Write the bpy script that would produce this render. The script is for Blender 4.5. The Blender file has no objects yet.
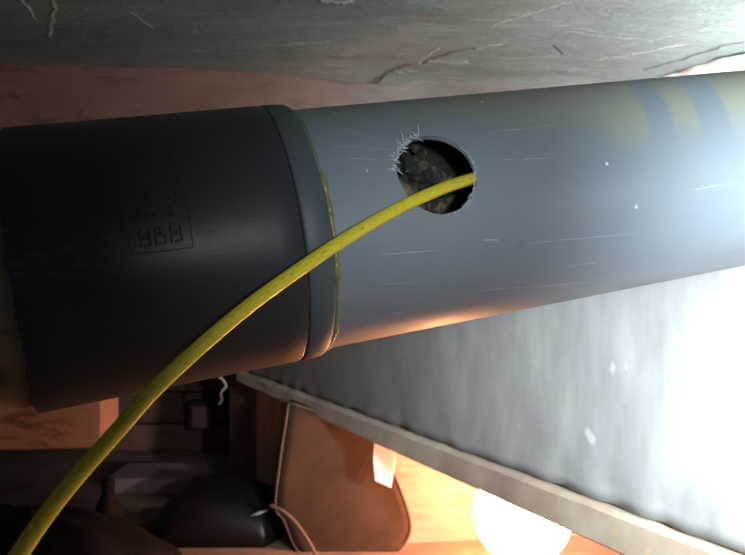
import bpy, bmesh, math, random
from mathutils import Vector, Matrix, noise
random.seed(7)
SC = bpy.context.scene
COL = SC.collection
CZ = 0.385                       # camera height above the cellar floor
F = 700.0

# ---------------------------------------------------------------- camera, world, lights
cam_d = bpy.data.cameras.new('camera')
cam = bpy.data.objects.new('camera', cam_d)
COL.objects.link(cam)
cam.location = (0, 0, CZ)
cam.rotation_euler = (math.pi/2, 0, 0)
cam_d.sensor_width = 36
cam_d.lens = 36*F/745
cam_d.clip_start = 0.01
cam_d.dof.use_dof = True
cam_d.dof.focus_distance = 0.29
cam_d.dof.aperture_fstop = 26
SC.camera = cam

w = bpy.data.worlds.new('world')
SC.world = w
w.use_nodes = True
w.node_tree.nodes['Background'].inputs[0].default_value = (0.75, 0.85, 1, 1)
w.node_tree.nodes['Background'].inputs[1].default_value = 0.045

def lamp(name, kind, loc, energy, color, size=0.03, aim=None, spot=None, blend=1.0):
    d = bpy.data.lights.new(name, kind)
    d.energy = energy
    d.color = color
    d.shadow_soft_size = size
    o = bpy.data.objects.new(name, d)
    COL.objects.link(o)
    o.location = loc
    if aim is not None:
        o.rotation_euler = (Vector(aim)-Vector(loc)).to_track_quat('-Z', 'Y').to_euler()
    if spot:
        d.spot_size = math.radians(spot)
        d.spot_blend = blend
    return o

# hand torch held to the right of the camera
lamp('torch_light', 'SPOT', (0.275, 0.07, CZ+0.01), 18.0, (0.82, 0.94, 1.0), 0.02,
     aim=(0.36, 0.36, CZ-0.0), spot=118, blend=1.0)
# added fill beside the lens, lights the inside of the hole
lamp('lens_fill_light', 'SPOT', (0.035, 0.0, CZ+0.015), 2.3, (0.85, 0.95, 1.0), 0.006,
     aim=(0.16, 0.30, CZ+0.04), spot=105, blend=1.0)
lamp('panel_fill_light', 'SPOT', (0.345, 0.24, CZ-0.10), 44.0, (0.86, 0.96, 1.0), 0.02,
     aim=(0.27, 0.54, CZ-0.11), spot=66, blend=1.0)  # added fill, brightens the right end of the panel
lamp('ceiling_fill_light', 'POINT', (0.54, 0.76, CZ+0.12), 10.0, (0.86, 0.96, 1.0), 0.04)  # added fill out of view, brightens the ceiling at the right
BULB_STRENGTH = 95.0
BULB_COLOR = (1.0, 0.45, 0.19)

SC.view_settings.view_transform = 'Standard'
SC.view_settings.look = 'None'
SC.view_settings.gamma = 1
SC.view_settings.exposure = 0.0
SC.view_settings.use_curve_mapping = False

# ---------------------------------------------------------------- helpers
def W(x, dep, z):                # x right, depth from the camera, z relative to it
    return Vector((x, dep, z+CZ))
def U(px, py, dep):              # photograph pixel and depth -> place in the cellar
    return W((px-372.5)/F*dep, dep, (277.5-py)/F*dep)

class N:
    """tiny node-graph helper"""
    def __init__(s, name):
        s.m = bpy.data.materials.new(name)
        s.m.use_nodes = True
        s.t = s.m.node_tree
        s.b = s.t.nodes['Principled BSDF']
        s.co = s.t.nodes.new('ShaderNodeTexCoord').outputs['Object']
    def new(s, ty, ins=None, **kw):
        n = s.t.nodes.new(ty)
        for k, v in kw.items():
            setattr(n, k, v)
        for k, v in (ins or {}).items():
            s.put(n.inputs[k], v)
        return n
    def put(s, sock, v):
        if isinstance(v, bpy.types.NodeSocket):
            s.t.links.new(v, sock)
        else:
            if hasattr(sock.default_value, '__len__') and not hasattr(v, '__len__'):
                v = (v,)*len(sock.default_value)
            if hasattr(v, '__len__') and len(v) == 3 and len(sock.default_value) == 4:
                v = (*v, 1)
            sock.default_value = v
    def math(s, op, a, b=0.0, clamp=False):
        return s.new('ShaderNodeMath', {0: a, 1: b}, operation=op, use_clamp=clamp).outputs[0]
    def mapr(s, v, a, b, c=0.0, d=1.0, smooth=False):
        n = s.new('ShaderNodeMapRange', {0: v, 1: a, 2: b, 3: c, 4: d})
        if smooth: n.interpolation_type = 'SMOOTHSTEP'
        return n.outputs[0]
    def mix(s, f, a, b):
        n = s.t.nodes.new('ShaderNodeMix')
        n.data_type = 'RGBA'
        s.put(n.inputs[0], f); s.put(n.inputs[6], a); s.put(n.inputs[7], b)
        return n.outputs[2]
    def scale(s, v, sc):
        n = s.new('ShaderNodeMapping', {0: v})
        n.inputs['Scale'].default_value = sc
        return n.outputs[0]
    def noise(s, v, sc, det=4, rough=0.6, dist=0.0):
        return s.new('ShaderNodeTexNoise', {'Vector': v, 'Scale': sc, 'Detail': det, 'Roughness': rough, 'Distortion': dist}).outputs[0]
    def bump(s, h, st=0.3, dist=0.002):
        n = s.new('ShaderNodeBump', {'Strength': st, 'Distance': dist, 'Height': h})
        s.t.links.new(n.outputs[0], s.b.inputs['Normal'])
    def fin(s, col, rough=0.6, spec=0.5, metal=0.0):
        s.put(s.b.inputs['Base Color'], col)
        s.put(s.b.inputs['Roughness'], rough)
        s.put(s.b.inputs['Specular IOR Level'], spec)
        s.put(s.b.inputs['Metallic'], metal)
        return s.m

def mottled(name, c1, c2, sc=8, rough=0.7, bump=0.3, stretch=(1, 1, 1), spec=0.4, dist=0.002):
    n = N(name)
    v = n.scale(n.co, stretch)
    a = n.noise(v, sc, 6, 0.65)
    n.bump(n.noise(v, sc*5, 6, 0.7), bump, dist)
    return n.fin(n.mix(n.mapr(a, 0.35, 0.68), c1, c2), rough, spec)

def emit(name, col, strength):
    n = N(name)
    n.put(n.b.inputs['Base Color'], (0.9, 0.8, 0.7))
    n.put(n.b.inputs['Emission Color'], col)
    n.b.inputs['Emission Strength'].default_value = strength
    return n.m

def mk(name, verts, faces, mat=None, parent=None, smooth=False, mw=None, mats=None):
    me = bpy.data.meshes.new(name)
    me.from_pydata([tuple(v) for v in verts], [], faces)
    me.validate()
    return mkm(name, me, mat, parent, smooth, mw)
def mkm(name, me, mat=None, parent=None, smooth=False, mw=None):
    bm = bmesh.new(); bm.from_mesh(me)
    bmesh.ops.recalc_face_normals(bm, faces=bm.faces)
    bm.to_mesh(me); bm.free()
    if mat and not me.materials: me.materials.append(mat)
    if smooth:
        me.polygons.foreach_set('use_smooth', [True]*len(me.polygons))
    o = bpy.data.objects.new(name, me)
    COL.objects.link(o)
    if parent is not None:
        o.parent = parent
    if mw is not None:
        o.matrix_world = mw
    return o
def tag(o, label=None, cat=None, group=None, kind=None):
    for k, v in (('label', label), ('category', cat), ('group', group), ('kind', kind)):
        if v: o[k] = v
    return o
def empty(name, loc, label, cat, group=None, mw=None):
    o = bpy.data.objects.new(name, None)
    COL.objects.link(o)
    o.empty_display_size = 0.02
    if mw is not None: o.matrix_world = mw
    else: o.location = loc
    return tag(o, label, cat, group)

class MB:
    """collects boxes, tubes and prisms, then links them as one mesh object"""
    def __init__(s): s.v = []; s.f = []
    def add(s, vs, fs):
        k = len(s.v); s.v += [Vector(v) for v in vs]; s.f += [[i+k for i in f] for f in fs]
    def box(s, c, sx, sy, sz, rz=0.0):
        ca, sa = math.cos(rz), math.sin(rz); vs = []
        for dx in (-.5, .5):
            for dy in (-.5, .5):
                for dz in (-.5, .5):
                    x, y = dx*sx, dy*sy
                    vs.append((c[0]+x*ca-y*sa, c[1]+x*sa+y*ca, c[2]+dz*sz))
        s.add(vs, [(0, 1, 3, 2), (4, 6, 7, 5), (0, 4, 5, 1), (2, 3, 7, 6), (0, 2, 6, 4), (1, 5, 7, 3)])
    def prism(s, poly, off):
        n = len(poly); off = Vector(off)
        s.add([Vector(p) for p in poly]+[Vector(p)+off for p in poly],
              [list(range(n)), list(range(2*n-1, n-1, -1))]+[(i, (i+1) % n, n+(i+1) % n, n+i) for i in range(n)])
    def tube(s, pts, r, k=10, cap=True):
        pts = [Vector(p) for p in pts]; n = len(pts)
        rr = r if hasattr(r, '__len__') else [r]*n
        up = Vector((0.13, 0.21, 1)).normalized(); rings = []
        for i, p in enumerate(pts):
            t = (pts[min(i+1, n-1)]-pts[max(i-1, 0)]).normalized()
            a = t.cross(up)
            if a.length < 1e-3: a = t.cross(Vector((1, 0, 0)))
            a.normalize(); b = t.cross(a).normalized()
            rings.append([p+rr[i]*(math.cos(2*math.pi*j/k)*a+math.sin(2*math.pi*j/k)*b) for j in range(k)])
        fs = [(i*k+j, i*k+(j+1) % k, (i+1)*k+(j+1) % k, (i+1)*k+j) for i in range(n-1) for j in range(k)]
        if cap: fs += [list(range(k)), list(range(n*k-1, (n-1)*k-1, -1))]
        s.add([v for q in rings for v in q], fs)
    def lathe(s, prof, c, k=32, ax='Z'):
        vs = []
        for r, h in prof:
            for j in range(k):
                a = 2*math.pi*j/k
                vs.append((c[0]+r*math.cos(a), c[1]+r*math.sin(a), c[2]+h))
        n = len(prof)
        fs = [(i*k+j, i*k+(j+1) % k, (i+1)*k+(j+1) % k, (i+1)*k+j) for i in range(n-1) for j in range(k)]
        if prof[0][0] > 1e-5: fs.append(list(range(k)))
        if prof[-1][0] > 1e-5: fs.append(list(range((n-1)*k, n*k)))
        s.add(vs, fs)
    def build(s, name, mat, parent=None, smooth=False, origin=None, bevel=0.0, mw=None):
        o_ = Vector(origin) if origin is not None else Vector((0, 0, 0))
        if parent is not None and mw is None:
            o_ = o_ + (parent.location if parent.parent is None else parent.location+parent.parent.location)
        loc = o_
        o = mk(name, [v-loc for v in s.v], s.f, mat, parent, smooth, mw)
        if mw is None:
            o.location = origin if origin is not None else (0, 0, 0)
        if bevel:
            b = o.modifiers.new('bevel', 'BEVEL'); b.width = bevel; b.segments = 2; b.limit_method = 'ANGLE'
        return o
def spline(pts, sub=10):
    pts = [Vector(p) for p in pts]; out = []
    P = [2*pts[0]-pts[1]]+pts+[2*pts[-1]-pts[-2]]
    for i in range(1, len(P)-2):
        for k in range(sub):
            t = k/sub; a, b, c, d = P[i-1:i+3]
            out.append(0.5*((2*b)+(c-a)*t+(2*a-5*b+4*c-d)*t*t+(3*b-a-3*c+d)*t*t*t))
    out.append(P[-2]); return out

# ---------------------------------------------------------------- the setting
# ceiling: rough trowelled painted underside of the slab
n = N('ceiling_paint')
vs_ = n.scale(n.co, (1.0, 3.2, 3.2))
big = n.noise(vs_, 3.0, 5, 0.6)
c = n.mix(n.mapr(big, 0.35, 0.65), (0.15, 0.19, 0.18), (0.22, 0.275, 0.265))
scr = n.noise(n.scale(n.co, (0.5, 7, 7)), 26, 4, 0.7, 0.6)
c = n.mix(n.mapr(scr, 0.60, 0.75), c, (0.45, 0.47, 0.44))
fl = n.noise(n.scale(n.co, (0.7, 4.5, 4.5)), 40, 3, 0.7, 1.5)
c = n.mix(n.mapr(fl, 0.66, 0.70, 0, 0.85), c, (0.62, 0.65, 0.62))
c = n.mix(n.mapr(n.noise(n.scale(n.co, (1, 5, 5)), 13, 5, 0.75, 0.8), 0.58, 0.72, 0, 0.6), c, (0.11, 0.105, 0.095))
h = n.math('ADD', n.noise(n.scale(n.co, (0.8, 6, 6)), 28, 6, 0.7, 0.8), n.math('MULTIPLY', n.noise(n.co, 160, 4, 0.7), 0.4))
cxyz = n.new('ShaderNodeSeparateXYZ', {0: n.co})
wob1 = n.math('MULTIPLY', n.math('SUBTRACT', n.noise(n.co, 30, 4, 0.7), 0.5), 0.03)
def ceil_lines(lines):
    tot = None
    for (x0, y0), (x1, y1), wd in lines:
        d0, d1 = 204.75/(277.5-y0), 204.75/(277.5-y1)
        ax, bx = (x0-372.5)/F*d0, (x1-372.5)/F*d1
        L = math.hypot(bx-ax, d1-d0); ux, uy = (bx-ax)/L, (d1-d0)/L
        X = n.math('SUBTRACT', n.math('ADD', cxyz.outputs[0], n.math('MULTIPLY', wob1, 0.3)), ax)
        Y = n.math('SUBTRACT', n.math('ADD', cxyz.outputs[1], wob1), d0)
        al = n.math('ADD', n.math('MULTIPLY', X, ux), n.math('MULTIPLY', Y, uy))
        ac = n.math('ABSOLUTE', n.math('SUBTRACT', n.math('MULTIPLY', X, uy), n.math('MULTIPLY', Y, ux)))
        m = n.math('MULTIPLY', n.mapr(ac, wd*.4, wd, 1, 0), n.mapr(n.math('ABSOLUTE', n.math('SUBTRACT', al, L/2)), L*.42, L*.5, 1, 0))
        tot = m if tot is None else n.math('MAXIMUM', tot, m)
    return tot
pale = ceil_lines([((20, -4), (36, 18), .0022), ((53, -6), (48, 37), .0030), ((488, 24), (572, 1), .0022), ((428, 61), (468, 62), .0016), ((415, 66), (440, 48), .0018),
    ((455, 53), (506, 42), .0022), ((130, 12), (152, 28), .0016), ((318, 1), (355, 1), .004), ((560, 30), (640, 38), .002), ((600, 50), (745, 22), .002), ((255, 46), (330, 40), .0025), ((590, 62), (690, 44), .003)])  # the short one at top centre is a specular hotspot painted pale
dark = ceil_lines([((328, 83), (415, 64), .006), ((412, 66), (455, 52), .0045), ((448, 55), (475, 47), .003), ((552, 45), (562, 55), .003), ((640, 70), (745, 40), .004), ((190, 28), (200, 29), .003)])
c = n.mix(n.math('MULTIPLY', dark, 0.75), c, (0.07, 0.065, 0.055))
c = n.mix(n.math('MULTIPLY', pale, 0.7), c, (0.62, 0.63, 0.56))
h = n.math('ADD', h, n.math('SUBTRACT', n.math('MULTIPLY', pale, 0.8), dark))
h = n.math('ADD', h, n.math('MULTIPLY', n.mapr(fl, 0.62, 0.70), 0.6))
n.bump(h, 0.9, 0.006)
ceil_mat = n.fin(c, n.mapr(big, 0.3, 0.7, 0.28, 0.45), 0.6)

HC = 0.2925
def wall_dep(x): return 0.95+0.115*(x+0.505)
def lip(x):      # how far the uneven plaster sags where the slab meets the beam
    a = min(1, max(0, (x+0.20)/0.16))*min(1, max(0, (0.62-x)/0.1))
    return a
vs, fs = [], []
NX, NY = 420, 170
for j in range(NY+1):
    for i in range(NX+1):
        x = -1.0+1.85*i/NX
        t = j/NY
        y = -0.25+(1.20+0.25)*t
        if y > 0.6: pass
        z = HC
        d = wall_dep(x)-y
        z += 0.0035*noise.fractal(Vector((x*3.0, y*11, 0.3)), 0.8, 2.0, 4)
        z += 0.0014*noise.fractal(Vector((x*9.0, y*50, 5.3)), 0.8, 2.0, 4)
        edge = 0.045+0.02*noise.noise(Vector((x*7, 1.7, 0)))
        if d < edge:
            q = min(1, (edge-d)/0.05)
            z -= lip(x)*(0.013*q*q+0.006*q*max(0, noise.noise(Vector((x*16, y*35, 2.1)))))
        # ridge of smeared plaster running into the corner
        rx = x-(0.02+0.0)
        yl = wall_dep(x)-0.075+0.10*(x-0.02)+0.012*noise.noise(Vector((x*22, 0, 4)))
        if -0.12 < x < 0.42:
            e = abs(y-yl)
            if e < 0.012: z -= 0.0045*(1-e/0.012)*(0.6+0.6*noise.noise(Vector((x*30, 2, 4))))
        vs.append((x, y, z+CZ))
for j in range(NY):
    for i in range(NX):
        a = j*(NX+1)+i
        fs.append((a, a+1, a+NX+2, a+NX+1))
k = len(vs)
vs += [(-1.0, -0.25, CZ+HC+0.08), (0.85, -0.25, CZ+HC+0.08), (0.85, 1.20, CZ+HC+0.08), (-1.0, 1.20, CZ+HC+0.08)]
fs.append((k+3, k+2, k+1, k))
tag(mk('ceiling', vs, fs, ceil_mat, smooth=True), kind='structure')

# a split flake of plaster in the corner at the right
n = N('plaster_white')
n.bump(n.noise(n.co, 120, 6, 0.7), 0.5, 0.003)
flake_mat = n.fin((0.74, 0.76, 0.74), 0.5)
b = MB()
pts_t, pts_b = [], []
NXF = 40
vv = []
for i in range(NXF+1):
    t = i/NXF
    px = 635+160*t
    top = 81-28*min(1, max(0, (px-640)/110))+1.5*math.sin(t*9)+2*noise.noise(Vector((t*12, 0, 0)))
    bot = 90+1*math.sin(t*7)
    for q, py in enumerate((top, (top+bot)/2, bot)):
        dep = 204.75/(277.5-py)-0.012-(0.008 if q == 1 else 0.0)+0.004*noise.noise(Vector((t*9, q, 0)))
        vv.append(U(px, py, dep))
m_ = len(vv)
vv += [v+Vector((0, 0.05, 0.012)) for v in vv]
ff = []
for i in range(NXF):
    for q in range(2):
        a = i*3+q
        ff.append((a, a+1, a+4, a+3)); ff.append((m_+a, m_+a+3, m_+a+4, m_+a+1))
    ff.append((i*3, i*3+3, m_+i*3+3, m_+i*3)); ff.append((i*3+2, m_+i*3+2, m_+i*3+5, i*3+5))
ff.append((0, m_, m_+1, 1)); ff.append((1, m_+1, m_+2, 2))
e = NXF*3
ff.append((e, e+1, m_+e+1, m_+e)); ff.append((e+1, e+2, m_+e+2, m_+e+1))
tag(mk('plaster_flake', vv, ff, flake_mat, bpy.data.objects['ceiling'], True), 'pale split ridge of plaster')

# back wall: plastered beam with a hanging pier at the left and one behind the lamp
n = N('wall_plaster')
a = n.noise(n.co, 5, 5, 0.6)
c = n.mix(n.mapr(a, 0.35, 0.7), (0.25, 0.14, 0.10), (0.33, 0.195, 0.145))
st = n.noise(n.scale(n.co, (1.3, 1, 5)), 9, 6, 0.75, 0.3)
wx = n.new('ShaderNodeSeparateXYZ', {0: n.co}).outputs[0]
wn_ = n.math('ADD', wx, n.math('MULTIPLY', n.math('SUBTRACT', n.noise(n.co, 12, 5, 0.7), 0.5), 0.25))
c = n.mix(n.mapr(wn_, -0.16, 0.02, 0, 0.85), c, n.mix(n.noise(n.scale(n.co, (1, 1, 4)), 22, 6, 0.7), (0.10, 0.10, 0.095), (0.30, 0.28, 0.26)))  # cooler light on the right of the beam, painted in as grey
c = n.mix(n.math('MULTIPLY', n.mapr(st, 0.52, 0.62, 0, 0.8), n.mapr(wx, -0.30, -0.42, 0.35, 1)), c, (0.10, 0.045, 0.03))
n.bump(n.noise(n.scale(n.co, (1, 1, 2)), 40, 6, 0.7), 0.4, 0.004)
wall_mat = n.fin(c, 0.75, 0.3)
def wp(x, z, off=0.0): return W(x, wall_dep(x)+off, z)
zb = 0.03
zp = -(447-277.5)/F*0.965
xl = (100-372.5)/F*0.965
xr = (392-372.5)/F*1.02
poly = [(-1.0, HC+0.03), (0.75, HC+0.03), (0.75, -CZ), (xr, -CZ), (xr, zb), (xl, zb), (xl, zp), (-1.0, zp)]
b = MB(); b.prism([wp(x, z) for x, z in poly], (0, 0.07, 0))
tag(b.build('wall_back', wall_mat), kind='structure')

# stained band of damp along the top of the beam is in the plaster material; a wall to the right takes the pipe
b = MB(); b.box((0.78, 0.48, CZ-0.04), 0.06, 1.45, 0.69)
tag(b.build('wall_right', mottled('wall_right_plaster', (0.45, 0.44, 0.42), (0.6, 0.59, 0.56), 6, 0.8, 0.4)), kind='structure')

# floor
floor_mat = mottled('floor_dust', (0.16, 0.085, 0.06), (0.27, 0.16, 0.12), 9, 0.8, 0.6, dist=0.004)
b = MB(); b.box((-0.1, 0.75, -0.02), 1.9, 2.1, 0.04)
tag(b.build('floor', floor_mat), kind='structure')

# rear wall of brown boards seen through the opening
board_mats = [mottled('board_brown_%d' % q, c1, c2, 7, 0.7, 0.35, (1, 1, 9)) for q, (c1, c2) in enumerate(
    (((0.10, 0.040, 0.025), (0.17, 0.072, 0.045)), ((0.075, 0.032, 0.02), (0.14, 0.06, 0.036)), ((0.12, 0.05, 0.03), (0.19, 0.085, 0.052))))]
b = MB(); b.box((-0.2, 1.59, CZ-0.03), 1.7, 0.04, 0.71)
rear = tag(b.build('wall_rear', mottled('rear_backing', (0.03, 0.018, 0.012), (0.06, 0.035, 0.025), 6)), kind='structure')
z = 0.0; q = 0
while z < CZ+0.06:
    hh = (0.062, 0.071, 0.055, 0.066)[q % 4]
    b = MB(); b.box((-0.25+0.004*math.sin(q*3), 1.555+0.004*math.sin(q*2.3), z+hh/2), 1.5, 0.022, hh-0.005)
    b.build('board', board_mats[q % 3], rear, bevel=0.002)
    z += hh; q += 1

# wooden post with a lighter face, right of the boards
post_mat = mottled('post_wood', (0.22, 0.115, 0.07), (0.34, 0.19, 0.12), 8, 0.65, 0.35, (6, 6, 1))
post_dark = mottled('post_wood_dark', (0.07, 0.035, 0.024), (0.13, 0.065, 0.04), 8, 0.65, 0.35, (6, 6, 1))
def pxw(a, b_, d): return (b_-a)/F*d
D1 = 1.26
post = empty('wooden_post', U(258, 540, D1)*1.0, 'brown wooden post with a pale right face standing beyond the opening', 'post')
post.location.z = 0
x0, x1, x2 = U(226, 0, D1).x, U(256, 0, D1).x, U(287, 0, D1).x
b = MB(); b.prism([(x0, D1+.03, 0), (x1, D1, 0), (x1, D1+.07, 0), (x0, D1+.07, 0)], (0, 0, CZ+0.05)); b.build('side_board', post_dark, post)
b = MB(); b.prism([(x1+.0005, D1, 0), (x2-.004, D1-.012, 0), (x2-.004, D1+.06, 0), (x1+.0005, D1+.06, 0)], (0, 0, CZ+0.05)); b.build('front_board', post_mat, post)

# ---------------------------------------------------------------- hanging grey panel with its bottom strip
n = N('panel_grey')
a = n.noise(n.scale(n.co, (3, 3, 0.8)), 7, 5, 0.6)
c = n.mix(n.mapr(a, 0.35, 0.68), (0.24, 0.245, 0.245), (0.33, 0.335, 0.335))
st = n.noise(n.scale(n.co, (6, 6, 0.6)), 16, 5, 0.7)
c = n.mix(n.mapr(st, 0.45, 0.8, 0, 0.3), c, (0.17, 0.145, 0.13))
sp = n.noise(n.scale(n.co, (1, 1, 0.7)), 48, 1, 0.4)
c = n.mix(n.mapr(sp, 0.715, 0.79, 0, 0.45), c, (0.60, 0.61, 0.62))
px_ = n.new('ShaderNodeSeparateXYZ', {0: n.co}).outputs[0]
left_shade = n.math('ADD', px_, n.math('MULTIPLY', n.math('SUBTRACT', n.noise(n.scale(n.co, (1, 1, .5)), 9, 5, 0.65), 0.5), 0.35))
c = n.mix(n.mapr(left_shade, -0.16, 0.16, 0.85, 0), c, (0.105, 0.072, 0.06))  # weaker light at the left end, painted as a brown fade
n.bump(n.math('ADD', n.math('MULTIPLY', st, 0.3), n.noise(n.co, 60, 3, 0.6)), 0.06, 0.003)
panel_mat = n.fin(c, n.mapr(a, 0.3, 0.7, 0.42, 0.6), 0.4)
A = Vector((-0.19, 1.15)); B = Vector((0.277, 0.52))
nrm = Vector((-(B-A).y, (B-A).x)).normalized()      # towards the space behind
if nrm.y < 0: nrm = -nrm
def pl(t, z, off=0.0):
    p = A+(B-A)*t+nrm*off
    return W(p.x, p.y, z)
def bot(t): return -0.160-0.046*t
def strip_bot(t): return -0.181-0.062*t
panel = empty('concrete_panel', pl(0.5, bot(0.5)), 'long grey streaked wall panel slanting back under the pipe, pale strip along its foot', 'panel')
NT, NZ = 120, 24
vs, fs = [], []
for side in (0, 1):
    for i in range(NT+1):
        t = -0.06+1.10*i/NT
        for j in range(NZ+1):
            zt = -0.02+0.10*max(0, t)
            z = bot(t)+(zt-bot(t))*j/NZ
            off = 0.03 if side else 0.0007*noise.fractal(Vector((t*9, z*7, 1)), 0.9, 2, 4)
            if side == 0 and j < 3:     # worn lower edge of the plaster, broken unevenly
                off += 0.004*(3-j)/3*max(0, noise.noise(Vector((t*26, 3, j*.3)))+0.2)
                z += 0.004*noise.noise(Vector((t*30, 9, 0)))*(3-j)/3
            vs.append(pl(t, z, off)-panel.location)
st_ = (NT+1)*(NZ+1)
def gi(sd, i, j): return sd*st_+i*(NZ+1)+j
for i in range(NT):
    for j in range(NZ):
        fs.append((gi(0, i, j), gi(0, i+1, j), gi(0, i+1, j+1), gi(0, i, j+1)))
        fs.append((gi(1, i, j), gi(1, i, j+1), gi(1, i+1, j+1), gi(1, i+1, j)))
    fs.append((gi(0, i, 0), gi(1, i, 0), gi(1, i+1, 0), gi(0, i+1, 0)))
    fs.append((gi(0, i, NZ), gi(0, i+1, NZ), gi(1, i+1, NZ), gi(1, i, NZ)))
for i in (0, NT):
    for j in range(NZ):
        fs.append((gi(0, i, j), gi(0, i, j+1), gi(1, i, j+1), gi(1, i, j)))
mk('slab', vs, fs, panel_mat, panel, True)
# bottom strip
n = N('strip_paint')
a = n.noise(n.co, 10, 5, 0.6)
c = n.mix(n.mapr(a, 0.4, 0.65), (0.30, 0.215, 0.17), (0.42, 0.36, 0.27))
rs = n.noise(n.co, 34, 4, 0.7)
c = n.mix(n.mapr(rs, 0.62, 0.70, 0, 0.8), c, (0.52, 0.36, 0.14))
n.bump(n.noise(n.co, 50, 4, 0.6), 0.12, 0.002)
strip_mat = n.fin(c, 0.55, 0.4)
vs, fs = [], []
for i in range(NT+1):
    t = -0.07+1.11*i/NT
    zt, zbt = bot(t)-0.0015+0.001*noise.noise(Vector((t*20, 0, 0))), strip_bot(t)
    wv = 0.001*noise.noise(Vector((t*14, 5, 0)))
    prof = [(-0.003+wv, zt), (-0.010+wv, zt-0.003), (-0.010+wv, zbt+0.002), (-0.008+wv, zbt), (0.022, zbt), (0.022, zt)]
    vs += [pl(t, z, o)-panel.location for o, z in prof]
for i in range(NT):
    for j in range(6):
        fs.append((i*6+j, (i+1)*6+j, (i+1)*6+(j+1) % 6, i*6+(j+1) % 6))
fs += [list(range(6)), list(range(NT*6, NT*6+6))]
tag(mk('bottom_strip', vs, fs, strip_mat, panel), 'pale rust-spotted strip')

# ---------------------------------------------------------------- pipe frame of reference
D = Vector((0.93839551, 0.15914059, -0.30673791))
P0 = Vector((-0.10028224, 0.00961186, -0.30180413))
Uv = Vector((0.31518057, -0.03020944, 0.94855079))
Vv = Vector((0.14168655, -0.98679363, -0.07850643))
def c2w(v): return Vector((v.x, -v.z, v.y))
Dx, Vy, Uz, Pw = c2w(D).normalized(), c2w(Vv).normalized(), c2w(Uv).normalized(), c2w(P0)+Vector((0, 0, CZ))
Vy = Uz.cross(Dx).normalized(); Uz = Dx.cross(Vy).normalized()
MW = Matrix((( Dx.x, Vy.x, Uz.x, Pw.x), (Dx.y, Vy.y, Uz.y, Pw.y), (Dx.z, Vy.z, Uz.z, Pw.z), (0, 0, 0, 1)))
MI = MW.inverted()
def cyl(s, th, R): return Vector((s, -R*math.sin(th), R*math.cos(th)))     # local; th=0 faces the camera, negative is up
def px2cyl(px, py, R):
    r = MI.to_3x3() @ Vector(((px-372.5)/F, 1.0, (277.5-py)/F))
    o = MI @ Vector((0, 0, CZ))
    a = r.y**2+r.z**2; b_ = 2*(r.y*o.y+r.z*o.z); c_ = o.y**2+o.z**2-R*R
    t = (-b_-math.sqrt(max(0, b_*b_-4*a*c_)))/(2*a)
    p = o+r*t
    return p.x, math.atan2(-p.y, p.z)

def cylco(n):
    """object space -> (distance along the pipe, angle in radians)"""
    sx = n.new('ShaderNodeSeparateXYZ', {0: n.co})
    th = n.math('ARCTAN2', n.math('MULTIPLY', sx.outputs[1], -1.0), sx.outputs[2])
    arc = n.math('MULTIPLY', th, 0.055)
    cv = n.new('ShaderNodeCombineXYZ', {0: sx.outputs[0], 1: arc, 2: 0.0}).outputs[0]
    return sx.outputs[0], th, cv

def segmask(n, s, th, segs):
    tot = None
    for (p0, p1, wd) in segs:
        s0, t0 = px2cyl(*p0, 0.055); s1, t1 = px2cyl(*p1, 0.055)
        if s1 < s0: s0, t0, s1, t1 = s1, t1, s0, t0
        k = (t1-t0)/(s1-s0)
        d = n.math('ABSOLUTE', n.math('SUBTRACT', th, n.math('ADD', t0-k*s0, n.math('MULTIPLY', s, k))))
        a = n.mapr(d, wd*0.4, wd, 1, 0)
        mid, hl = (s0+s1)/2, (s1-s0)/2
        e = n.mapr(n.math('ABSOLUTE', n.math('SUBTRACT', s, mid)), hl*0.6, hl, 1, 0)
        m = n.math('MULTIPLY', a, e)
        tot = m if tot is None else n.math('MAXIMUM', tot, m)
    return tot

# grey pvc of the drilled pipe
n = N('pvc_grey')
s, th, cv = cylco(n)
base = n.mix(n.noise(n.scale(cv, (1, 2, 1)), 14, 4, 0.6), (0.205, 0.245, 0.285), (0.255, 0.295, 0.335))
nb = n.noise(cv, 22, 5, 0.65)
wob = n.math('MULTIPLY', n.math('SUBTRACT', nb, 0.5), 0.55)
lim = n.mapr(s, 0.10, 0.23, -1.0, -0.42)
stain = n.mapr(n.math('SUBTRACT', n.math('ADD', th, wob), lim), -0.22, 0.22, 1, 0, True)
stain = n.math('MULTIPLY', stain, n.mapr(s, 0.07, 0.16, 0.45, 1.0))
# two wiped bands that curve round the pipe where the film is missing
def band(c0, wd, k=0.016):
    cc = n.math('ADD', c0, n.math('MULTIPLY', n.math('ADD', th, 0.85), -k))
    d = n.math('ABSOLUTE', n.math('SUBTRACT', n.math('ADD', s, n.math('MULTIPLY', wob, 0.006)), cc))
    return n.mapr(d, wd*0.72, wd*1.12, 0, 1, True)
stain = n.math('MULTIPLY', stain, n.math('MULTIPLY', band(0.2435, 0.0080), band(0.2750, 0.0098)))
c = n.mix(n.math('MULTIPLY', stain, 0.85), base, (0.31, 0.32, 0.235))
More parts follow.
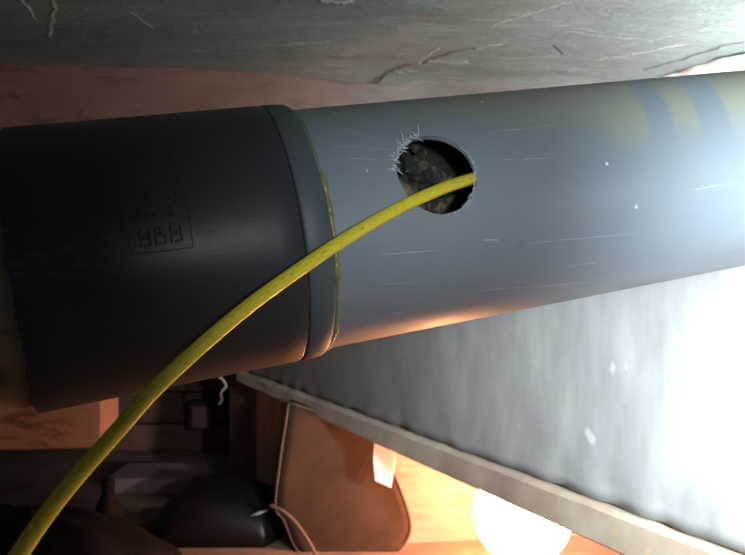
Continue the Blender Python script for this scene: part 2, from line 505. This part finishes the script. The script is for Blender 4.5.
# dark smudges near the top beside the coupling
sm = n.math('MULTIPLY', n.mapr(n.noise(cv, 60, 5, 0.7, 0.5), 0.52, 0.66), n.mapr(n.math('ADD', th, wob), -0.8, -0.95, 0, 1))
c = n.mix(n.math('MULTIPLY', sm, n.mapr(s, 0.08, 0.2, 0.55, 0.0)), c, (0.12, 0.14, 0.125))
scn = n.noise(n.scale(cv, (3, 170, 1)), 5, 3, 0.6)
scm = n.mapr(scn, 0.68, 0.74)
c = n.mix(n.math('MULTIPLY', scm, 0.35), c, (0.52, 0.56, 0.60))
segs = [((378, 255), (440, 250), .007), ((378, 284), (432, 283), .006), ((478, 291), (520, 287), .008), ((500, 289), (602, 281), .007),
        ((345, 320), (395, 317), .006), ((520, 244), (640, 233), .006), ((480, 240), (500, 240), .008), ((330, 146), (396, 150), .006),
        ((478, 134), (560, 124), .006), ((345, 158), (392, 160), .005), ((492, 160), (560, 158), .005), ((560, 268), (600, 262), .006),
        ((340, 128), (380, 140), .006), ((690, 190), (740, 182), .006)]
sg = segmask(n, s, th, segs)
sg = n.math('MULTIPLY', sg, n.mapr(n.noise(cv, 90, 4, 0.8), 0.35, 0.6, 0.15, 1))
c = n.mix(n.math('MULTIPLY', sg, 0.55), c, (0.52, 0.58, 0.62))
cvd = n.new('ShaderNodeVectorMath', {0: cv, 1: n.new('ShaderNodeVectorMath', {0: n.new('ShaderNodeTexNoise', {'Vector': cv, 'Scale': 400.0}).outputs[1], 'Scale': 0.003}, operation='SCALE').outputs[0]}, operation='ADD').outputs[0]
spk = n.new('ShaderNodeTexVoronoi', {'Vector': cvd, 'Scale': 62.0}, feature='F1').outputs[0]
pick = n.noise(cv, 17, 1, 0.5)
spm = n.math('MULTIPLY', n.mapr(spk, 0.025, 0.06, 1, 0), n.mapr(pick, 0.52, 0.54))
c = n.mix(spm, c, (0.78, 0.82, 0.84))
dk = n.new('ShaderNodeTexVoronoi', {'Vector': n.scale(cv, (1, 1.5, 1)), 'Scale': 37.0}, feature='F1').outputs[0]
c = n.mix(n.math('MULTIPLY', n.mapr(dk, 0.03, 0.12, 0.22, 0), n.mapr(n.noise(cv, 11, 1), 0.55, 0.57)), c, (0.10, 0.11, 0.12))
n.bump(n.math('ADD', n.math('MULTIPLY', scn, 0.3), n.math('ADD', sg, n.math('MULTIPLY', n.noise(cv, 240, 4), 0.5))), 0.12, 0.0006)
rg = n.math('ADD', n.mapr(nb, 0.3, 0.7, 0.42, 0.52), n.math('MULTIPLY', stain, 0.15))
pvc = n.fin(c, rg, 0.5)

# crusted inside of the pipe
n = N('pipe_inside_crust')
s, th, cv = cylco(n)
a = n.noise(n.co, 48, 6, 0.7, 0.8)
c = n.mix(n.mapr(a, 0.46, 0.62), (0.05, 0.052, 0.042), (0.50, 0.40, 0.25))
c = n.mix(n.mapr(n.noise(n.co, 70, 3, 0.6), 0.52, 0.66, 0, 0.85), c, (0.10, 0.12, 0.10))
n.bump(n.noise(n.co, 130, 6, 0.75), 0.8, 0.004)
inner_mat = n.fin(c, 0.55, 0.4)
n = N('pvc_cut_edge')
cut_mat = n.fin(n.mix(n.noise(n.co, 300, 3), (0.20, 0.24, 0.26), (0.42, 0.47, 0.50)), 0.6)

def tube_mesh(name, s0, s1, R, r, ns, nt, endj=0.0):
    vs, fs = [], []
    for rad in (R, r):
        for i in range(ns+1):
            for j in range(nt):
                a_ = 2*math.pi*j/nt
                s_ = s0+(s1-s0)*i/ns
                if endj and i == 0:
                    s_ += endj*noise.noise(Vector((math.cos(a_)*9, math.sin(a_)*9, 0)))+endj*0.6*noise.noise(Vector((math.cos(a_)*30, math.sin(a_)*30, 0)))
                vs.append(cyl(s_, a_, rad))
    K = (ns+1)*nt
    mi = []
    for i in range(ns):
        for j in range(nt):
            a_, b_ = i*nt+j, i*nt+(j+1) % nt
            fs.append((a_, a_+nt, b_+nt, b_)); mi.append(0)
            fs.append((K+a_, K+b_, K+b_+nt, K+a_+nt)); mi.append(1)
    for j in range(nt):
        j2 = (j+1) % nt
        fs.append((j, j2, K+j2, K+j)); mi.append(2)
        e_ = ns*nt
        fs.append((e_+j, K+e_+j, K+e_+j2, e_+j2)); mi.append(2)
    me = bpy.data.meshes.new(name)
    me.from_pydata([tuple(v) for v in vs], [], fs)
    me.polygons.foreach_set('material_index', mi)
    me.polygons.foreach_set('use_smooth', [True]*len(mi))
    return me
me = tube_mesh('grey_pipe', 0.030, 0.905, 0.055, 0.0515, 60, 160)
for m in (pvc, inner_mat, cut_mat): me.materials.append(m)
pipe0 = bpy.data.objects.new('tmp_pipe', me); COL.objects.link(pipe0)
# cutter: slightly ragged round plug
SH, TH, RH = 0.1203, math.radians(-17.6), 0.0176
hc = cyl(SH, TH, 0.055)
hn = cyl(0, TH, 1); ha = Vector((1, 0, 0)); hb = hn.cross(ha).normalized()
if hb.dot(cyl(SH, TH+0.1, 0.055)-hc) < 0: hb = -hb     # hb points down round the pipe
def rim_r(a_): return RH*(1+0.012*noise.noise(Vector((math.cos(a_)*4, math.sin(a_)*4, 1)))+0.010*noise.noise(Vector((math.cos(a_)*16, math.sin(a_)*16, 1))))
K = 96
cv_ = []
for hgt in (-0.02, 0.02):
    for j in range(K):
        a_ = 2*math.pi*j/K
        cv_.append(hc+hn*hgt+rim_r(a_)*(math.cos(a_)*ha+math.sin(a_)*hb))
cf = [list(range(K)), list(range(2*K-1, K-1, -1))]+[(j, (j+1) % K, K+(j+1) % K, K+j) for j in range(K)]
cm = bpy.data.meshes.new('tmp_cut'); cm.from_pydata([tuple(v) for v in cv_], [], cf)
bm = bmesh.new(); bm.from_mesh(cm); bmesh.ops.recalc_face_normals(bm, faces=bm.faces); bm.to_mesh(cm); bm.free()
for m in (pvc, inner_mat, cut_mat): cm.materials.append(m)
cm.polygons.foreach_set('material_index', [2]*len(cm.polygons))
bm = bmesh.new(); bm.from_mesh(me); bmesh.ops.recalc_face_normals(bm, faces=bm.faces); bm.to_mesh(me); bm.free()
cut = bpy.data.objects.new('tmp_cut', cm); COL.objects.link(cut)
bo = pipe0.modifiers.new('b', 'BOOLEAN'); bo.operation = 'DIFFERENCE'; bo.object = cut; bo.solver = 'EXACT'
dg = bpy.context.evaluated_depsgraph_get(); dg.update()
me2 = bpy.data.meshes.new_from_object(pipe0.evaluated_get(dg))
me2.name = 'grey_pipe'
for o in (pipe0, cut): bpy.data.objects.remove(o)
for p in me2.polygons:       # cut faces flat, skin faces smooth
    c_ = p.center; rr = math.hypot(c_.y, c_.z)
    p.use_smooth = p.material_index != 2
me2.set_sharp_from_angle(angle=math.radians(40))
pipe = bpy.data.objects.new('drain_pipe', me2); COL.objects.link(pipe)
pipe.matrix_world = MW
tag(pipe, 'grey plastic drain pipe with a round hole drilled in its side', 'pipe')

# swarf and burrs round the hole
n = N('pvc_swarf'); swarf_mat = n.fin((0.50, 0.56, 0.57), 0.6)
b = MB()
random.seed(11)
for k in range(85):     # frayed curls at the upper left of the rim
    a_ = math.radians(random.uniform(186, 262)); rr = rim_r(a_)*random.uniform(0.96, 1.10)
    p = hc+rr*(math.cos(a_)*ha+math.sin(a_)*hb)+hn*(-(rr**2*math.sin(a_)**2)/(2*0.055)+0.0002)
    L = random.uniform(0.0008, 0.0026)
    dirv = (random.uniform(-1, .8)*ha+random.uniform(-1, .9)*hb+random.uniform(0, .8)*hn).normalized()
    cur = (random.uniform(-1, 1)*ha+random.uniform(-1, 1)*hb+random.uniform(-.3, .5)*hn)*0.9
    pts = [p+dirv*L*t+cur*L*t*t for t in (0, .25, .5, .75, 1)]
    b.tube(pts, [.0003, .0003, .00026, .0002, .00008], 5)
o = mk('shaving_curls', b.v, b.f, swarf_mat, pipe, True); tag(o, 'pale frayed plastic curls', kind='stuff')
b = MB()
for k in range(52):     # chips along the right of the rim
    a_ = math.radians(random.uniform(-42, 62)); rr = rim_r(a_)*random.uniform(0.965, 1.01)
    p = hc+rr*(math.cos(a_)*ha+math.sin(a_)*hb)+hn*(-(rr**2*math.sin(a_)**2)/(2*0.055)-random.uniform(0, .0012))
    tg = (-math.sin(a_)*ha+math.cos(a_)*hb); rd = (math.cos(a_)*ha+math.sin(a_)*hb)
    L = random.uniform(.0004, .0014)
    b.tube([p-tg*L, p-rd*random.uniform(0, .0006), p+tg*L], [.0001, random.uniform(.0002, .0004), .0001], 5)
for k in range(16):     # fine hairs hanging under the rim
    a_ = math.radians(random.uniform(35, 95)); rr = rim_r(a_)
    p = hc+rr*(math.cos(a_)*ha+math.sin(a_)*hb)+hn*(-(rr**2*math.sin(a_)**2)/(2*0.055)+0.0002)
    q = p+hb*random.uniform(.001, .0028)+ha*random.uniform(-.0009, .0009)
    q = q-hn*(q-p).length*0.35
    b.tube([p, (p+q)/2+ha*.0003, q], [.0001, .0001, .00005], 4)
o = mk('rim_burrs', b.v, b.f, swarf_mat, pipe, True); tag(o, 'pale chips on the cut rim', kind='stuff')

# grime deposit on the far inside wall
vs, fs = [], []
na, ns_ = 36, 60
for i in range(ns_+1):
    for j in range(na+1):
        s_ = 0.06+0.12*i/ns_; a_ = math.radians(110+150*j/na)
        ed = min(1, min(i, ns_-i)/5, min(j, na-j)/5)
        hgt = ed*(0.006+0.022*max(0, noise.fractal(Vector((s_*55, a_*2.6, 3)), 0.8, 2, 5)+0.2))
        vs.append(cyl(s_, a_, 0.0515-hgt))
for i in range(ns_):
    for j in range(na):
        a_ = i*(na+1)+j; fs.append((a_, a_+1, a_+na+2, a_+na+1))
tag(mk('inside_deposit', vs, fs, inner_mat, pipe, True), 'brown crusted grime on the far inside', kind='stuff')

# ---------------------------------------------------------------- coupling sleeve
n = N('pvc_charcoal')
s, th, cv = cylco(n)
c = n.mix(n.noise(n.scale(cv, (1, 2, 1)), 18, 5, 0.6), (0.030, 0.035, 0.037), (0.046, 0.053, 0.057))
wn = n.math('MULTIPLY', n.mapr(n.noise(n.scale(cv, (2, 8, 1)), 60, 4, 0.7), 0.5, 0.65), n.mapr(n.math('ABSOLUTE', n.math('ADD', th, 0.05)), 0.05, 0.2, 1, 0))
c = n.mix(n.math('MULTIPLY', wn, n.mapr(s, -0.05, 0.03, 0.55, 0.0)), c, (0.15, 0.16, 0.15))
spk = n.new('ShaderNodeTexVoronoi', {'Vector': cv, 'Scale': 70.0}, feature='F1').outputs[0]
c = n.mix(n.math('MULTIPLY', n.mapr(spk, 0.04, 0.07, 1, 0), n.mapr(n.noise(cv, 23, 1), 0.57, 0.58)), c, (0.4, 0.44, 0.45))
n.bump(n.noise(n.scale(cv, (1, 3, 1)), 160, 5, 0.7), 0.15, 0.0006)
charcoal = n.fin(c, n.mapr(n.noise(cv, 30, 4), 0.3, 0.7, 0.36, 0.46), 0.4)
n = N('pvc_collar')
s, th, cv = cylco(n)
c = n.mix(n.noise(cv, 25, 5, 0.6), (0.080, 0.100, 0.112), (0.10, 0.125, 0.138))
n.bump(n.noise(cv, 200, 4), 0.1, 0.0005)
collar_mat = n.fin(c, 0.5, 0.35)

coup = empty('pipe_coupling', None, 'charcoal sleeve coupling with raised lettering joined over the left of the pipe', 'coupling', mw=MW)
def lathe_s(prof, nt=200, jag=None):
    vs, fs = [], []
    for i, (s_, R_) in enumerate(prof):
        for j in range(nt):
            a_ = 2*math.pi*j/nt
            ss = s_+(jag(a_, i) if jag else 0)
            vs.append(cyl(ss, a_, R_))
    n_ = len(prof)
    for i in range(n_):
        i2 = (i+1) % n_
        for j in range(nt):
            j2 = (j+1) % nt
            fs.append((i*nt+j, i*nt+j2, i2*nt+j2, i2*nt+j))
    return vs, fs
RC = 0.058
SS = 0.0597     # seam
def jag(a_, i):
    if i in (0, 1, 2, 12, 13, 14)[:3] or i == LASTJ:
        return -0.006*max(0, math.sin(a_)-0.45)/0.55+0.0009*noise.noise(Vector((math.cos(a_)*6, math.sin(a_)*6, 0)))+0.0007*noise.noise(Vector((math.cos(a_)*26, math.sin(a_)*26, 0)))
    return 0
prof = [(-0.0425, 0.0556), (-0.0425, 0.0576), (-0.0415, RC), (-0.03, RC), (0.0, RC), (0.03, RC), (0.05, RC), (SS-0.0012, RC), (SS-0.0004, RC-0.0004), (SS-0.0001, RC-0.0011),
        (SS-0.0001, 0.0556)]
LASTJ = 99
vs, fs = lathe_s(prof, 260, jag)
bd = mk('sleeve', vs, fs, charcoal, coup, True); bd.data.set_sharp_from_angle(angle=math.radians(50))
prof = [(SS+0.0001, 0.0556), (SS+0.0001, RC-0.0011), (SS+0.0004, RC-0.0003), (SS+0.0010, RC+0.0001), (0.0655, RC), (0.0692, RC-0.0003), (0.0705, RC-0.0011), (0.0708, 0.0556)]
vs, fs = lathe_s(prof, 200)
cl = mk('collar', vs, fs, collar_mat, coup, True); tag(cl, 'lighter grey end collar'); cl.data.set_sharp_from_angle(angle=math.radians(60))
# bead of dried glue squeezed out against the pipe
n = N('dried_glue')
glue = n.fin(n.mix(n.noise(n.co, 120, 4), (0.16, 0.16, 0.055), (0.30, 0.29, 0.11)), 0.35, 0.6)
b = MB(); ring = []; rads = []
for j in range(220):
    a_ = math.radians(-62+150*j/219)
    k_ = 0.55+0.9*max(-.3, noise.noise(Vector((a_*5, 2, 0))))+0.3*noise.noise(Vector((a_*22, 2, 0)))
    ring.append(cyl(0.0719+0.0006*noise.noise(Vector((a_*4, 7, 0))), a_, 0.0551)); rads.append(max(0.0003, 0.0019*k_)*(0.35 if a_ < -0.42 else 1))
b.tube(ring, rads, 8)
tag(mk('glue_bead', b.v, b.f, glue, coup, True), 'olive bead of dried glue')

# raised lettering and its thin frame, laid on the sleeve
def zc(x, y): return (125+x/7.93, 185+y/7.93)
strokes = []
def st(*pts, w=0.00042): strokes.append(([px2cyl(*zc(*p), RC) for p in pts], w))
st((115, 355), (128, 490)); st((185, 350), (205, 485)); st((150, 392), (174, 390), (180, 428), (155, 432), (150, 392), w=.00034); st((152, 485), (198, 480))
st((235, 350), (250, 482)); st((235, 350), (262, 334), (286, 350)); st((262, 412), (262, 380), (285, 376), (291, 398), (265, 404), w=.00034); st((308, 388), (330, 458), w=.0003); st((270, 465), (326, 458))
st((358, 322), (373, 456)); st((432, 320), (456, 440)); st((388, 362), (410, 357), (416, 390), (394, 396), (388, 362), w=.00034); st((400, 446), (446, 434))
# PVC, reading upwards
T = .0005
st((410, 250), (355, 254), w=T); st((355, 254), (354, 232), (368, 224), (382, 230), (382, 250), w=T)
st((352, 204), (406, 188), (348, 168), w=T)
st((358, 72), (350, 90), (360, 110), (385, 114), (404, 104), (406, 84), (396, 70), w=T)
# second line
st((172, 225), (166, 245), (178, 262), (198, 250), (206, 228), (224, 222), (234, 240), (226, 258), w=T)
st((158, 150), (158, 172), (182, 176), (186, 152), (206, 146), (214, 166), (208, 182), w=T)
st((168, 72), (156, 84), (160, 104), (178, 104), (205, 76), (208, 108), w=T)
# diamond mark
st((66, 240), (108, 204), (142, 240), (102, 282), (66, 240), w=T); st((84, 242), (124, 236), w=T); st((104, 218), (100, 266), w=.00025)
def smooth_cyl(pts, k=5):
    out = []
    for (a0, b0), (a1, b1) in zip(pts, pts[1:]):
        for q in range(k): out.append((a0+(a1-a0)*q/k, b0+(b1-b0)*q/k))
    return out+[pts[-1]]
b = MB()
for pts, wd in strokes:
    b.tube([cyl(s_, t_, RC+0.00015) for s_, t_ in smooth_cyl(pts)], wd, 6)
mk('lettering', b.v, b.f, charcoal, coup, True)
b = MB()
for pl_ in ([(117, 150), (116, 185), (123, 222), (132, 254), (165, 251), (193, 247), (190, 222), (186, 200), (177, 172), (168, 152)],):
    b.tube([cyl(s_, t_, RC) for s_, t_ in smooth_cyl([px2cyl(*p, RC) for p in pl_], 8)], 0.00022, 6)
mk('raised_frame', b.v, b.f, charcoal, coup, True)

# ---------------------------------------------------------------- old tan pipe entering the sleeve from the left
n = N('old_tan_pipe')
s, th, cv = cylco(n)
c = n.mix(n.noise(cv, 30, 5, 0.6), (0.22, 0.18, 0.12), (0.32, 0.27, 0.19))
blob = n.noise(cv, 34, 3, 0.6)
c = n.mix(n.mapr(blob, 0.60, 0.66), c, (0.02, 0.035, 0.06))
c = n.mix(n.math('MULTIPLY', n.mapr(n.math('ABSOLUTE', n.math('SUBTRACT', th, 0.72)), 0.05, 0.13, 1, 0), n.mapr(s, -0.055, -0.047, 0.9, 0.0)), c, (0.015, 0.03, 0.055))
n.bump(n.noise(cv, 130, 5, 0.7), 0.5, 0.001)
tan_mat = n.fin(c, 0.6, 0.4)
me = tube_mesh('old_pipe', -0.36, 0.022, 0.0548, 0.050, 30, 120)
me.materials.append(tan_mat); me.materials.append(inner_mat); me.materials.append(tan_mat)
old = mkm('old_pipe', me, None, None, True, MW)
tag(old, 'tan stained old pipe entering the sleeve at the far left', 'pipe')

# ---------------------------------------------------------------- yellow cable
n = N('yellow_sheath')
uv = n.new('ShaderNodeTexCoord').outputs['UV']
sx = n.new('ShaderNodeSeparateXYZ', {0: uv})
c = n.mix(n.noise(n.scale(uv, (5, 40, 1)), 4, 4, 0.7), (0.78, 0.62, 0.03), (0.92, 0.78, 0.05))
stn = n.noise(n.scale(uv, (18, 90, 1)), 3, 4, 0.75)
sm = n.math('MULTIPLY', n.mapr(stn, 0.52, 0.62), n.mapr(n.math('ABSOLUTE', n.math('SUBTRACT', sx.outputs[0], 0.52)), 0.05, 0.12, 1, 0))
c = n.mix(n.math('MULTIPLY', sm, 0.8), c, (0.10, 0.08, 0.015))
dsm = n.mapr(n.noise(n.scale(uv, (6, 30, 1)), 6, 5, 0.75), 0.56, 0.74, 0, 0.55)
c = n.mix(dsm, c, (0.42, 0.33, 0.03))
n.bump(n.noise(n.scale(uv, (8, 60, 1)), 6, 4, 0.7), 0.15, 0.0006)
yel = n.fin(c, 0.42, 0.5)
cp = [(-128, 840, .160), (-80, 740, .168), (-36, 648, .177), (-2, 590, .184), (20, 553, .189), (60, 497, .197), (118, 430, .208), (165, 379, .217), (240, 313, .232), (300, 269, .246), (350, 236, .259), (400, 207.5, .272),
      (440, 189.5, .281), (462, 181.8, .290), (478, 177, .2985), (500, 171, .309), (550, 162, .331)]
path = spline([U(*p) for p in cp], 14)
k = 20; RY = 0.0025
vs, fs, uvs = [], [], []
L = 0; up = Vector((0, -1, 0.35)).normalized()
for i, p in enumerate(path):
    t = (path[min(i+1, len(path)-1)]-path[max(i-1, 0)]).normalized()
    a_ = t.cross(up).normalized(); b_ = a_.cross(t).normalized()
    if i: L += (p-path[i-1]).length
    for j in range(k):
        g = 2*math.pi*j/k
        vs.append(p+RY*(math.cos(g-math.pi/2)*a_*-1+math.sin(g-math.pi/2)*b_*1)); uvs.append((j/k, L))
for i in range(len(path)-1):
    for j in range(k): fs.append((i*k+j, i*k+(j+1) % k, (i+1)*k+(j+1) % k, (i+1)*k+j))
fs += [list(range(k)), list(range(len(path)*k-1, (len(path)-1)*k-1, -1))]
cab = mk('cable', vs, fs, yel, None, True)
ul = cab.data.uv_layers.new(name='UVMap')
for p in cab.data.polygons:
    wrap = any(v % k == k-1 for v in p.vertices) and any(v % k == 0 for v in p.vertices)
    for li, v in zip(p.loop_indices, p.vertices):
        u_, v_ = uvs[v]
        if wrap and u_ == 0: u_ = 1.0
        ul.data[li].uv = (u_, v_)
tag(cab, 'yellow cable with black specks curving up into the drilled hole', 'cable')

# ---------------------------------------------------------------- lamp on the floor behind the panel
LD = 0.87
lc = U(522, 536, LD)
metal = mottled('lamp_metal', (0.25, 0.2, 0.16), (0.4, 0.33, 0.27), 20, 0.4, 0.1)
lampo = empty('work_lamp', (lc.x, lc.y, 0), 'glowing round work lamp standing on the floor under the grey panel', 'lamp')
b = MB(); b.lathe([(0.001, 0), (0.045, 0), (0.047, 0.004), (0.044, 0.008), (0.016, 0.011), (0.014, 0.022), (0.001, 0.022)], (lc.x, lc.y, 0.0), 40)
b.build('base', metal, lampo, True)
rb = 0.060
b = MB(); b.lathe([(0.014, 0.020), (0.016, 0.022), (0.017, 0.026), (0.015, 0.028)], (lc.x, lc.y, 0.0), 32)
b.build('socket', metal, lampo, True)
b = MB()
prof = [(0.012, -rb*1.15), (0.014, -rb*1.0)]+[(rb*math.cos(math.radians(a_)), rb*math.sin(math.radians(a_))) for a_ in range(-65, 91, 8)]
prof.append((0.0001, rb))
b.lathe(prof, (lc.x, lc.y, 0.026+rb*1.08), 40)
b.build('bulb', emit('bulb_glow', BULB_COLOR, BULB_STRENGTH), lampo, True)
b = MB(); zk = 0.026+rb*1.08+rb
b.lathe([(0.0001, zk+0.016), (0.012, zk+0.015), (0.04, zk+0.007), (0.052, zk-0.004), (0.051, zk-0.005), (0.04, zk+0.005), (0.012, zk+0.013), (0.0001, zk+0.014)], (lc.x, lc.y, 0), 40)
b.build('light_shield', metal, lampo, True)  # added cap, keeps the bulb's light off the ceiling

# ---------------------------------------------------------------- things standing in the opening
# brown bag with round lower corners
bag_mat = mottled('bag_brown', (0.028, 0.014, 0.009), (0.052, 0.027, 0.017), 12, 0.85, 0.3, spec=0.1)
BD = 0.985
outl = [(289, 402), (332, 417), (375, 433), (378, 440), (392, 470), (403, 497), (410, 520), (409, 535), (400, 549), (385, 557), (340, 560), (312, 560), (296, 548), (284, 520), (276, 508), (279, 470)]
pts = spline([U(x, y, BD) for x, y in outl]+[U(*outl[0], BD)], 5)[:-1]
cen = sum(pts, Vector())/len(pts)
vs, fs = [], []
prof = [(0.0, 0.0), (0.5, 0.0), (0.86, -0.001), (0.96, -0.003), (1.0, 0.008), (1.0, 0.022), (0.96, 0.030), (0.5, 0.034), (0.0, 0.034)]
prof = [(q, dy-(0.006*(1-q*q) if i < 4 else 0)) for i, (q, dy) in enumerate(prof)]
m_ = len(pts)
for q, dy in prof:
    for p in pts:
        v = cen+(p-cen)*max(q, 0.001); v = v+Vector((0, dy, 0)); vs.append(v)
for i in range(len(prof)-1):
    for j in range(m_): fs.append((i*m_+j, i*m_+(j+1) % m_, (i+1)*m_+(j+1) % m_, (i+1)*m_+j))
zmin = min(v.z for v in vs)
vs = [v-Vector((0, 0, 0)) for v in vs]
bag = empty('flat_bag', (cen.x, BD, 0), 'upright brown bag with rounded lower corners, left of the glowing lamp', 'bag')
mk('body', [v-bag.location for v in vs], fs, bag_mat, bag, True)
b = MB(); b.tube([p+Vector((0, -0.001, 0)) for p in pts]+[pts[0]+Vector((0, -.001, 0))], 0.0022, 8)
b.build('piping', mottled('piping_tan', (0.05, 0.026, 0.016), (0.08, 0.043, 0.026), 20), bag, True)

# cord looping down the bag's left edge
b = MB(); b.tube(spline([U(270, 505, .955), U(284, 512, .95), (U(296, 523, .945)), U(306, 537, .94), U(313, 549, .935), U(318, 560, .93), U(322, 568, .92)], 8), 0.0026, 8)
o = b.build('cord', mottled('cord_brown', (0.07, 0.035, 0.02), (0.12, 0.06, 0.035), 20), None, True)
tag(o, 'thin dark cord hanging in front of the brown bag', 'cord')

# pale tag hanging from the strip
b = MB()
tg = [U(374, 434, .905), U(394, 441, .905), U(396, 462, .903), U(391, 488, .900), U(375, 481, .901), U(373, 460, .903)]
b.prism(tg, (0.0, 0.0025, 0))
o = b.build('paper_tag', mottled('tag_pale', (0.50, 0.40, 0.40), (0.60, 0.50, 0.48), 15, 0.6), bevel=0.0006)
tag(o, 'small pale paper tag hanging below the strip in front of the bag', 'tag')

# black glossy domed case
n = N('black_gloss'); black = n.fin((0.006, 0.004, 0.004), 0.42, 0.3)
n = N('black_matt'); blackm = n.fin((0.006, 0.005, 0.005), 0.8, 0.2)
case = empty('domed_case', U(212, 537, 1.08)*1.0, 'black glossy domed case lying on the floor before the pale box', 'case'); case.location.z = 0
top = [(118, 541), (134, 534), (150, 520), (170, 499), (190, 484), (213, 475.5), (238, 477), (258, 484), (270, 492), (280, 508), (286, 528), (287, 538)]
cD = 1.07
NS = 40
tp = spline([U(x, y, cD) for x, y in top], 4)
vs, fs = [], []
nd = 17
for i, p in enumerate(tp):
    hgt = p.z
    for j in range(nd):
        g = math.pi*j/(nd-1)
        vs.append((p.x, p.y-0.075*math.cos(g)*min(1, 0.3+hgt/0.08), max(0.001, hgt*math.sin(g)**0.7)))
for i in range(len(tp)-1):
    for j in range(nd-1): fs.append((i*nd+j, i*nd+j+1, (i+1)*nd+j+1, (i+1)*nd+j))
    fs.append((i*nd, (i+1)*nd, (i+1)*nd+nd-1, i*nd+nd-1))
fs += [list(range(nd)), list(range((len(tp)-1)*nd, len(tp)*nd))]
mk('shell', [Vector(v)-case.location for v in vs], fs, black, case, True)
b = MB()
b.tube([U(252, 515, .99), U(258, 513, .987), U(264, 511, .985)], [.001, .003, .001], 8)
e0 = U(250, 516, 1.0); e1 = U(268, 510, 1.0)
b = MB(); b.tube([e0, (e0+e1)/2, e1], [.001, .0028, .001], 8)  # glint on the glossy shell, modelled as a pale sliver
tag(b.build('glint', mottled('glint_grey', (0.30, 0.27, 0.27), (0.4, 0.36, 0.36), 20, 0.3), case, True), 'small grey modelled glint')
b = MB(); b.tube([U(268, 490, 1.05), U(275, 497, 1.045), U(279, 508, 1.04)], [.002, .004, .002], 8)
tag(b.build('hinge', bag_mat, case, True), 'brown hinge at the right edge')

# pale box behind the case
b = MB(); p = U(110, 478, 1.25); q_ = U(196, 478, 1.25)
bx = empty('pale_box', ((p.x+q_.x)/2, 1.25, 0), 'dull pinkish cardboard box standing behind the black domed case', 'box')
cb = mottled('carton', (0.24, 0.135, 0.12), (0.30, 0.175, 0.155), 10, 0.7)
b.box(((p.x+q_.x)/2, 1.29, p.z/2), q_.x-p.x, 0.10, p.z); b.build('carton_body', cb, bx, bevel=0.002)
b = MB(); b.box(((p.x+q_.x)/2, 1.2895, p.z+.001), q_.x-p.x+.003, 0.104, 0.003); b.build('lid', cb, bx, bevel=0.001)

# small square block on the rear boards
b = MB(); c0 = U(202, 415, 1.52)
jb = empty('junction_box', (c0.x, 1.535, c0.z), 'small square reddish box on the rear boards left of the post', 'box')
b.box((c0.x, 1.522, c0.z), 0.055, 0.034, 0.062); b.build('housing', mottled('box_dark', (0.03, 0.015, 0.012), (0.05, 0.025, 0.02), 12), jb, bevel=0.002)
b = MB(); b.box((c0.x+.003, 1.502, c0.z-.001), 0.040, 0.006, 0.046); b.build('cover', mottled('box_red', (0.20, 0.09, 0.075), (0.26, 0.12, 0.10), 12), jb, bevel=0.002)

# pale twisted wire hanging by the post
b = MB(); b.tube(spline([U(219, 340, 1.215), U(218, 372, 1.215), U(223, 380, 1.215), (U(226, 386, 1.215)), U(221, 393, 1.215), U(222, 400, 1.215), U(219, 404, 1.215)], 6), 0.0022, 8)
tag(b.build('wire', mottled('wire_pale', (0.30, 0.18, 0.12), (0.4, 0.26, 0.18), 20), post, True), 'short pale twisted wire')

# dark bottle standing at the left of the pale box
bc = U(108, 540, 1.0)
bt = empty('dark_bottle', (bc.x, bc.y, 0), 'narrow black bottle standing just left of the pale box', 'bottle')
H_ = U(0, 479, 1.0).z
b = MB(); b.lathe([(0.0001, 0), (0.021, 0), (0.022, 0.003), (0.020, H_*0.45), (0.016, H_*0.6), (0.009, H_*0.78), (0.0085, H_*0.88), (0.0001, H_*0.88)], (bc.x, bc.y, 0), 24); b.build('body', blackm, bt, True)
b = MB(); b.lathe([(0.0001, H_*0.88), (0.0095, H_*0.88), (0.0095, H_*0.98), (0.008, H_), (0.0001, H_)], (bc.x, bc.y, 0), 24); b.build('cap', blackm, bt, True)

# slumped black cloth at the lower left corner
vs, fs = [], []
na, nb_ = 60, 30
cx_, cy_ = U(30, 0, 0.87).x, 0.87
for j in range(nb_+1):
    ph = math.pi/2*j/nb_
    for i in range(na):
        a_ = 2*math.pi*i/na
        f_ = 1+0.10*noise.noise(Vector((math.cos(a_)*2, math.sin(a_)*2, ph*1.5)))+0.04*noise.noise(Vector((math.cos(a_)*7, math.sin(a_)*7, ph*4)))
        vs.append((cx_+0.185*f_*math.cos(a_)*math.cos(ph)**.8, cy_+0.07*f_*math.sin(a_)*math.cos(ph)**.8, 0.095*f_*math.sin(ph)))
for j in range(nb_):
    for i in range(na): fs.append((j*na+i, j*na+(i+1) % na, (j+1)*na+(i+1) % na, (j+1)*na+i))
fs.append(list(range(na)))
o = mk('black_cloth', [Vector(v)-Vector((cx_, cy_, 0)) for v in vs], fs, blackm, None, True); o.location = (cx_, cy_, 0)
tag(o, 'slumped black cloth heap on the floor at the lower left corner', 'cloth')
